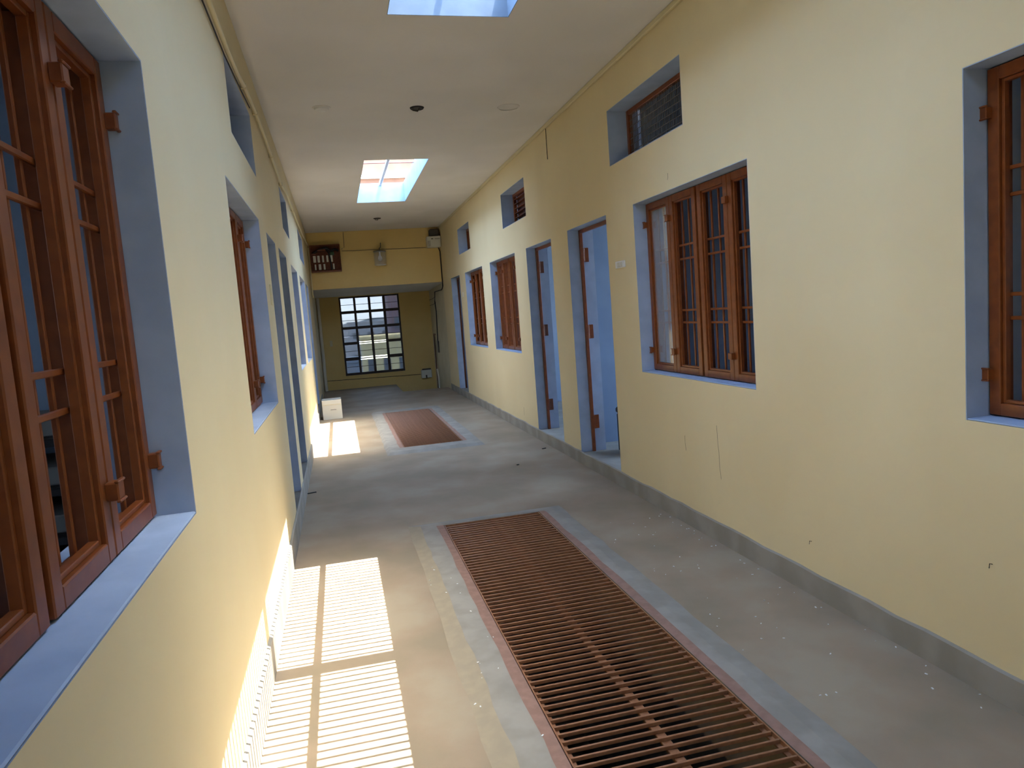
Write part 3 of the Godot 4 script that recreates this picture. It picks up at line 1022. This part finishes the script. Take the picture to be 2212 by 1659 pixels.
		lathe(st, P(q[0], YC, q[1]), [[big + 0.004, -0.006], [big + 0.012, -0.006], [big + 0.014, 0.0]], 28)
		one("rim", st, M.ceiling, lamp)
	for q in [[0.832, 6.25, 0.055, "dark open hook box in the ceiling between two round covers"], [0.85, 12.8, 0.06, "dark hook box in the ceiling far along near the lintel"]]:
		var hk := thing("hook_box", P(q[0], YC - 0.02, q[1]), q[3], "ceiling box")
		st = new_st()
		lathe(st, P(q[0], YC, q[1]), [[0.0, -0.004], [q[2] * 0.9, -0.004], [q[2], -0.010], [q[2] + 0.006, 0.0]], 24)
		one("box", st, M.black, hk)
		st = new_st()
		tube(st, [P(q[0] - 0.035, YC - 0.006, q[1] - 0.03), P(q[0] - 0.04, YC - 0.03, q[1] - 0.03), P(q[0], YC - 0.035, q[1] - 0.02), P(q[0] + 0.02, YC - 0.006, q[1])], 0.006, 6)
		one("hook", st, M.dark_plastic, hk)
	for q in [[0.075, 10.06, "faint round ceiling cover beside the far roof opening"], [0.04, 12.75, "faint round ceiling cover farthest along the ceiling"]]:
		st = new_st()
		lathe(st, P(q[0], YC, q[1]), [[0.0, -0.010], [0.07, -0.009], [0.09, 0.0]], 24)
		meta(one("ceiling_rose", st, M.ceiling), q[2], "ceiling cover")
	# open white carton by the left wall
	var bx := thing("carton", P(-0.20, 0.0, 11.8), "open off-white carton standing on the floor by the left wall", "box")
	st = new_st()
	var cx0 := -0.355
	var cx1 := -0.055
	box(st, cx0, cx1, 0.0, 0.31, 11.65, 11.665, 0.003)
	box(st, cx0, cx1, 0.0, 0.31, 11.945, 11.96, 0.003)
	box(st, cx0, cx0 + 0.015, 0.0, 0.31, 11.665, 11.945, 0.003)
	box(st, cx1 - 0.015, cx1, 0.0, 0.31, 11.665, 11.945, 0.003)
	box(st, cx0 + 0.01, cx1 - 0.01, 0.002, 0.015, 11.66, 11.95)
	one("body", st, M.cream_plastic, bx)
	st = new_st()
	box(st, cx0 + 0.01, cx1 - 0.008, 0.235, 0.24, 11.644, 11.650, 0.001)
	one("band", st, M.pvc, bx)
	st = new_st()
	box(st, -0.23, -0.14, 0.150, 0.156, 11.643, 11.652, 0.001)
	one("handle_slot", st, M.dark_plastic, bx)
	for q in [[1754, 0.27, 2.985, "small dark nail low in the right wall above the skirting"], [2146, 0.49, 1.985, "small dark nail in the right wall under the window at the picture edge"]]:
		st = new_st()
		tube(st, [P(XR, q[1], q[2]), P(XR - 0.012, q[1] + 0.004, q[2]), P(XR - 0.014, q[1] - 0.012, q[2])], 0.0016, 6)
		meta(one("nail", st, M.wire), q[3], "nail")
	# litter on the floor
	rng.seed = 5
	var spots := [[-0.375, 6.61, 0.10, "small black twig lying by the left skirting before the sunny patch"], [1.58, 6.70, 0.025, "tiny dark chip on the open floor left of the near doorway"], [2.03, 7.33, 0.05, "small dark scrap on the floor in front of the second doorway"]]
	for q in spots:
		st = new_st()
		boxv(st, Vector3(-q[2] * 0.5, 0, -0.008), Vector3(q[2] * 0.5, 0.008, 0.008), 0.003, Transform3D(Basis(Vector3.UP, 0.3), P(q[0], 0, q[1])))
		meta(one("debris", st, M.black), q[3], "debris")
	st = new_st()
	for k in 90:
		var fx := rng.randf_range(1.52, 2.12)
		var fd := rng.randf_range(1.7, 4.6)
		if k % 4 == 0:
			fx = rng.randf_range(0.36, 0.56)
		elif k % 2 == 0:
			fx = XR - 0.03 - absf(rng.randfn(0.0, 0.05))
		var yb := 0.021 if fx < 0.6 and fx > 0.455 else (0.021 * clampf((fx - 0.355) / 0.1, 0, 1) if fx < 0.6 else 0.0)
		var sz := rng.randf_range(0.002, 0.006)
		boxv(st, Vector3(-sz, 0, -sz * 0.5), Vector3(sz, 0.002, sz * 0.5), 0.0, Transform3D(Basis(Vector3.UP, rng.randf() * TAU), P(fx, yb, fd)))
	meta(one("paint_flecks", st, M.white), "scattered white paint flecks on the cement floor round the near grate", "paint flecks", "", "stuff")

func meter_board() -> void:
	var x0 := -0.372
	var x1 := 0.192
	var y0 := 2.505
	var y1 := 3.02
	var df := D_BEAM - 0.12
	var w := thing("meter_board", P((x0 + x1) * 0.5, y0, D_BEAM), "dark brown wooden meter board with rows of pale fuse holders on the lintel wall", "meter board")
	var st := new_st()
	box(st, x0, x1, y0, y1, D_BEAM - 0.02, D_BEAM)
	box(st, x0, x0 + 0.02, y0, y1, df, D_BEAM - 0.02, 0.003)
	box(st, x1 - 0.02, x1, y0, y1, df, D_BEAM - 0.02, 0.003)
	box(st, x0 + 0.02, x1 - 0.02, y1 - 0.02, y1, df, D_BEAM - 0.02, 0.003)
	one("case", st, M.meter_wood, w)
	st = new_st()
	box(st, x0 + 0.004, x1 - 0.004, y0, y0 + 0.022, df - 0.012, D_BEAM - 0.02, 0.003)
	one("bottom_rail", st, M.steel, w)
	var k := (x1 - x0) / 690.0
	var row := func(a: float, b: float, ya: float, yb: float, mat: Material):
		var s := new_st()
		box(s, x0 + (a - 270.0) * k, x0 + (b - 270.0) * k, y1 - (yb - 380.0) * 0.515 / 565.0, y1 - (ya - 380.0) * 0.515 / 565.0, D_BEAM - 0.07, D_BEAM - 0.02, 0.004)
		one("fuse_holder", s, mat, w)
	for q in [[330, 393], [427, 480], [533, 575], [632, 675], [722, 775]]:
		row.call(q[0], q[1], 598, 735, M.cream_plastic)
	for q in [[350, 385], [440, 497], [550, 592], [768, 800]]:
		row.call(q[0], q[1], 775, 890, M.cream_plastic)
	st = new_st()
	tube(st, [P(-0.33, 2.86, D_BEAM - 0.06), P(-0.20, 2.93, D_BEAM - 0.09), P(-0.06, 2.96, D_BEAM - 0.10), P(0.02, 2.90, D_BEAM - 0.08), P(0.10, 2.93, D_BEAM - 0.06), P(0.16, 2.90, D_BEAM - 0.05)], 0.022, 8)
	tube(st, [P(-0.10, 2.98, D_BEAM - 0.07), P(-0.02, 2.86, D_BEAM - 0.09), P(0.0, 2.70, D_BEAM - 0.06), P(0.01, 2.54, D_BEAM - 0.05)], 0.014, 8)
	one("cable_bundle", st, M.black, w)
	st = new_st()
	box(st, -0.23, -0.08, 2.90, 2.93, D_BEAM - 0.11, D_BEAM - 0.03, 0.004)
	box(st, -0.352, -0.27, 2.845, 2.86, D_BEAM - 0.10, D_BEAM - 0.03, 0.004)
	one("wood_bracket", st, M.steel, w)
	st = new_st()
	box(st, 0.0, 0.075, 2.82, 2.89, D_BEAM - 0.07, D_BEAM - 0.02, 0.006)
	one("green_block", st, plain(c8(30, 62, 34), 0.5), w)
	st = new_st()
	lathe(st, P(0.135, 2.915, D_BEAM - 0.06), [[0.0, -0.014], [0.011, -0.008], [0.014, 0.0], [0.011, 0.008], [0.0, 0.014]], 12)
	one("indicator", st, M.white, w)

func inverter() -> void:
	var w := thing("inverter_box", P(2.0, 2.86, D_BEAM), "pale grey inverter box high in the right corner of the lintel wall", "electrical box")
	var df := D_BEAM - 0.20
	var st := new_st()
	box(st, 1.868, 2.142, 2.858, 3.072, df, D_BEAM, 0.012)
	one("case", st, M.cream_plastic, w)
	st = new_st()
	box(st, 1.93, 2.12, 3.072, 3.215, df + 0.04, D_BEAM, 0.02)
	one("top_unit", st, M.dark_plastic, w)
	st = new_st()
	box(st, 1.952, 1.992, 3.012, 3.028, df - 0.004, df + 0.004, 0.002)
	box(st, 2.02, 2.12, 3.014, 3.022, df - 0.003, df + 0.004, 0.001)
	one("marking", st, M.dark_plastic, w)
	st = new_st()
	for k in 3:
		box(st, 1.880 + k * 0.020, 1.886 + k * 0.020, 2.875, 2.985, df - 0.003, df + 0.004, 0.001)
	one("vent_slots", st, M.dark_plastic, w)

func lantern() -> void:
	var o := P(0.935, 2.56, D_BEAM - 0.135)
	var w := thing("lantern", o, "clear glass cylinder lantern on a thin stem on the lintel wall", "lantern")
	var st := new_st()
	lathe(st, o, [[0.120, 0.02], [0.120, 0.27], [0.116, 0.27], [0.116, 0.02], [0.120, 0.02]], 28)
	one("glass_shade", st, M.glass, w)
	st = new_st()
	lathe(st, o, [[0.0, 0.268], [0.122, 0.268], [0.122, 0.282], [0.04, 0.296], [0.0, 0.296]], 28)
	one("cap", st, M.dark_plastic, w)
	st = new_st()
	lathe(st, o, [[0.0, 0.0], [0.05, 0.0], [0.10, 0.010], [0.118, 0.022], [0.0, 0.022]], 28)
	one("base", st, M.cream_plastic, w)
	st = new_st()
	lathe(st, o + Vector3(0.0, 0.0, 0.0), [[0.0, 0.09], [0.03, 0.10], [0.045, 0.13], [0.035, 0.17], [0.015, 0.20], [0.015, 0.268]], 18)
	one("bulb", st, M.white, w)
	st = new_st()
	tube(st, [o + Vector3(0, 0.29, 0), o + Vector3(0.0, 0.33, 0), o + Vector3(0.03, 0.36, -0.05), o + Vector3(0.04, 0.45, -0.128)], 0.008, 8)
	one("stem", st, M.dark_plastic, w)

# ==================================================================== rooms behind the walls
func build_rooms() -> void:
	var f := 0.108
	# right-hand rooms
	var st := new_st()
	box(st, XR + TH, 5.8, -0.3, f, D_REAR, 14.2)
	meta(one("floor_rooms_right", st, M.grey), "grey floor of the rooms behind the right wall", "floor", "", "structure")
	st = new_st()
	slab(st, st, 0, 5.8, 6.0, D_REAR, 14.4, -0.3, YC, [[0.7, 1.1, 1.5, 1.9], [3.8, 4.3, 1.5, 2.0], [5.4, 6.6, 0.9, 2.6], [7.2, 8.4, 0.9, 2.6]])
	meta(one("wall_outer_right", st, M.blue), "blue outer wall of the right-hand rooms", "wall", "", "structure")
	st = new_st()
	for q in [[-1.4, -1.28], [2.75, 2.87], [5.12, 5.24], [6.74, 6.86], [10.12, 10.24], [14.0, 14.15]]:
		box(st, XR + TH, 5.8, 0.0, YC, q[0], q[1])
	meta(one("wall_partition_right", st, M.blue), "blue cross walls between the right-hand rooms", "wall", "", "structure")
	# left-hand rooms
	st = new_st()
	box(st, -4.2, XL - TH, -0.3, 0.153, D_REAR, 14.2)
	meta(one("floor_rooms_left", st, M.grey), "grey floor of the rooms behind the left wall", "floor", "", "structure")
	st = new_st()
	slab(st, st, 0, -4.4, -4.2, D_REAR, 14.4, -0.3, YC, [[0.6, 1.3, 1.4, 2.2]])
	meta(one("wall_outer_left", st, M.blue), "blue outer wall of the left-hand rooms", "wall", "", "structure")
	st = new_st()
	for q in [[-1.4, -1.28], [2.90, 3.02], [6.20, 6.32], [9.5, 9.62], [14.0, 14.15]]:
		box(st, -4.2, XL - TH, 0.0, YC, q[0], q[1])
	meta(one("wall_partition_left", st, M.blue), "blue cross walls between the left-hand rooms", "wall", "", "structure")
	# rack of dark shelves seen through the near left window
	var rk := thing("storage_rack", P(-1.15, 0.153, 2.6), "dark shelf rack seen through the bars of the near left window", "rack")
	st = new_st()
	for x in [-1.60, -0.76]:
		for dd in [2.45, 2.86]:
			box(st, x - 0.018, x + 0.018, 0.153, 1.22, dd - 0.018, dd + 0.018, 0.002)
	one("posts", st, M.black, rk)
	for k in 7:
		st = new_st()
		box(st, -1.60, -0.76, 0.26 + k * 0.155, 0.285 + k * 0.155, 2.45, 2.86, 0.002)
		one("shelf", st, M.black, rk)
		st = new_st()
		box(st, -1.50, -0.84, 0.287 + k * 0.155, 0.345 + k * 0.155, 2.50, 2.84, 0.004)
		var tr := one("tray", st, M.concrete, rk)
		tr.set_meta("label", "grey tray on the shelf")
	# dark trunk inside the nearest doorway
	var tk := thing("trunk", P(2.62, f, 6.45), "dark box standing just inside the nearest right doorway", "box")
	st = new_st()
	box(st, 2.475, 2.86, f, f + 0.36, 6.03, 6.30, 0.012)
	one("body", st, M.black, tk)
	st = new_st()
	box(st, 2.469, 2.866, f + 0.361, f + 0.42, 6.02, 6.31, 0.016)
	one("lid", st, M.black, tk)
	st = new_st()
	tube(st, [P(2.60, f + 0.25, 6.025), P(2.61, f + 0.22, 5.995), P(2.71, f + 0.22, 5.995), P(2.72, f + 0.25, 6.025)], 0.008, 8)
	one("handle", st, M.dark_plastic, tk)

# ==================================================================== outside
func build_outside() -> void:
	var G := -9.0
	var st := new_st()
	box(st, -160, 260, G - 0.5, G, -90, 460)
	meta(one("ground", st, M.concrete), "pale dusty ground of the town outside the window", "ground", "", "structure")
	# hills
	var hill := new_st()
	var n := FastNoiseLite.new()
	n.seed = 4
	n.frequency = 0.012
	var pts := []
	for i in 81:
		var x := -240.0 + i * 6.5
		pts.append([x, G + 9.5 + 7.0 * n.get_noise_1d(x) + 3.5 * sin(x * 0.017)])
	for i in 80:
		var a = pts[i]
		var b = pts[i + 1]
		quad(hill, P(a[0], G, 400), P(b[0], G, 400), P(b[0], b[1], 440), P(a[0], a[1], 440), Vector3(0, 0.5, 1))
		quad(hill, P(a[0], a[1], 440), P(b[0], b[1], 440), P(b[0], G, 500), P(a[0], G, 500), Vector3(0, 0.5, -1))
	meta(one("hills", hill, plain(c8(88, 104, 116), 0.95)), "hazy low hills on the horizon outside the window", "hill", "", "structure")
	var cream := plain(c8(190, 178, 132), 0.9)
	var whitish := plain(c8(150, 154, 160), 0.9)
	var pink := plain(c8(112, 92, 100), 0.9)
	var bluish := plain(c8(120, 134, 152), 0.9)
	var dark := plain(c8(70, 76, 84), 0.7)
	building(P(4.35, G, 40), 3.1, 15.0, 3.0, pink, dark, 4, "pinkish tall building at the upper right of the grille window view")
	building(P(2.25, G, 36), 2.3, 9.6, 3.0, cream, dark, 3, "bright cream building in the middle of the grille window view")
	building(P(-0.2, G, 42), 2.6, 8.2, 4.0, bluish, dark, 3, "pale blue flat-roofed building at the left of the grille window view")
	building(P(-1.5, G, 70), 5.0, 9.0, 5.0, whitish, dark, 3, "white flat-roofed house behind the pale blue building")
	building(P(3.4, G, 78), 4.6, 10.4, 5.0, whitish, dark, 4, "white terraced house in the distance left of the pinkish building")
	building(P(8.4, G, 82), 4.4, 9.8, 5.0, bluish, dark, 4, "distant pale blue house behind the cream building")
	building(P(0.2, G, 140), 9.0, 10.0, 8.0, whitish, dark, 4, "farthest pale house at the left of the window view")
	building(P(14.0, G, 150), 9.0, 10.6, 8.0, cream, dark, 4, "farthest cream house in the middle of the window view")
	tree(P(4.25, G, 29), 6.4, 1.25, 3, "green leafy tree at the lower right of the grille window view")
	tree(P(1.15, G, 27), 4.6, 0.7, 8, "small green tree at the lower left of the grille window view")

func building(at: Vector3, w: float, h: float, dp: float, mat: Material, dark: Material, floors: int, label: String) -> void:
	var b := thing("building", at, label, "building")
	var st := new_st()
	boxv(st, at + Vector3(-w * 0.5, 0, -dp), at + Vector3(w * 0.5, h, 0), 0.02)
	one("walls", st, mat, b)
	st = new_st()
	boxv(st, at + Vector3(-w * 0.5 - 0.08, h, -dp - 0.08), at + Vector3(w * 0.5 + 0.08, h + 0.18, 0.08), 0.02)
	one("parapet", st, mat, b)
	for r in floors:
		for c in 3:
			st = new_st()
			var x := -w * 0.5 + w * (c + 0.5) / 3.0
			var y := h - 1.3 - r * (h * 0.9) / floors
			boxv(st, at + Vector3(x - w * 0.075, y - 0.32, 0), at + Vector3(x + w * 0.075, y + 0.32, 0.03), 0.0)
			one("window", st, dark, b)

func tree(at: Vector3, h: float, r: float, sd: int, label: String) -> void:
	var t := thing("tree", at, label, "tree")
	var st := new_st()
	tube(st, [at, at + Vector3(0.05, h * 0.4, 0), at + Vector3(0, h * 0.8, 0.05)], 0.09, 8)
	one("trunk", st, M.steel_dark, t)
	var rng := RandomNumberGenerator.new()
	rng.seed = sd
	st = new_st()
	for k in 900:
		var v := Vector3(rng.randfn(), rng.randfn(), rng.randfn()).normalized() * r * pow(rng.randf(), 0.4)
		v.y *= 1.25
		var c := at + Vector3(0, h, 0) + v
		var u := Vector3(rng.randfn(), rng.randfn(), rng.randfn()).normalized() * 0.10
		var w := u.cross(Vector3(rng.randfn(), rng.randfn(), rng.randfn())).normalized() * 0.06
		var nn := u.cross(w)
		quad(st, c - u, c - w, c + u, c + w, nn)
	var leaf := plain(c8(96, 140, 84), 0.8)
	leaf.cull_mode = BaseMaterial3D.CULL_DISABLED
	var o := one("foliage", st, leaf, t)
	o.set_meta("kind", "stuff")
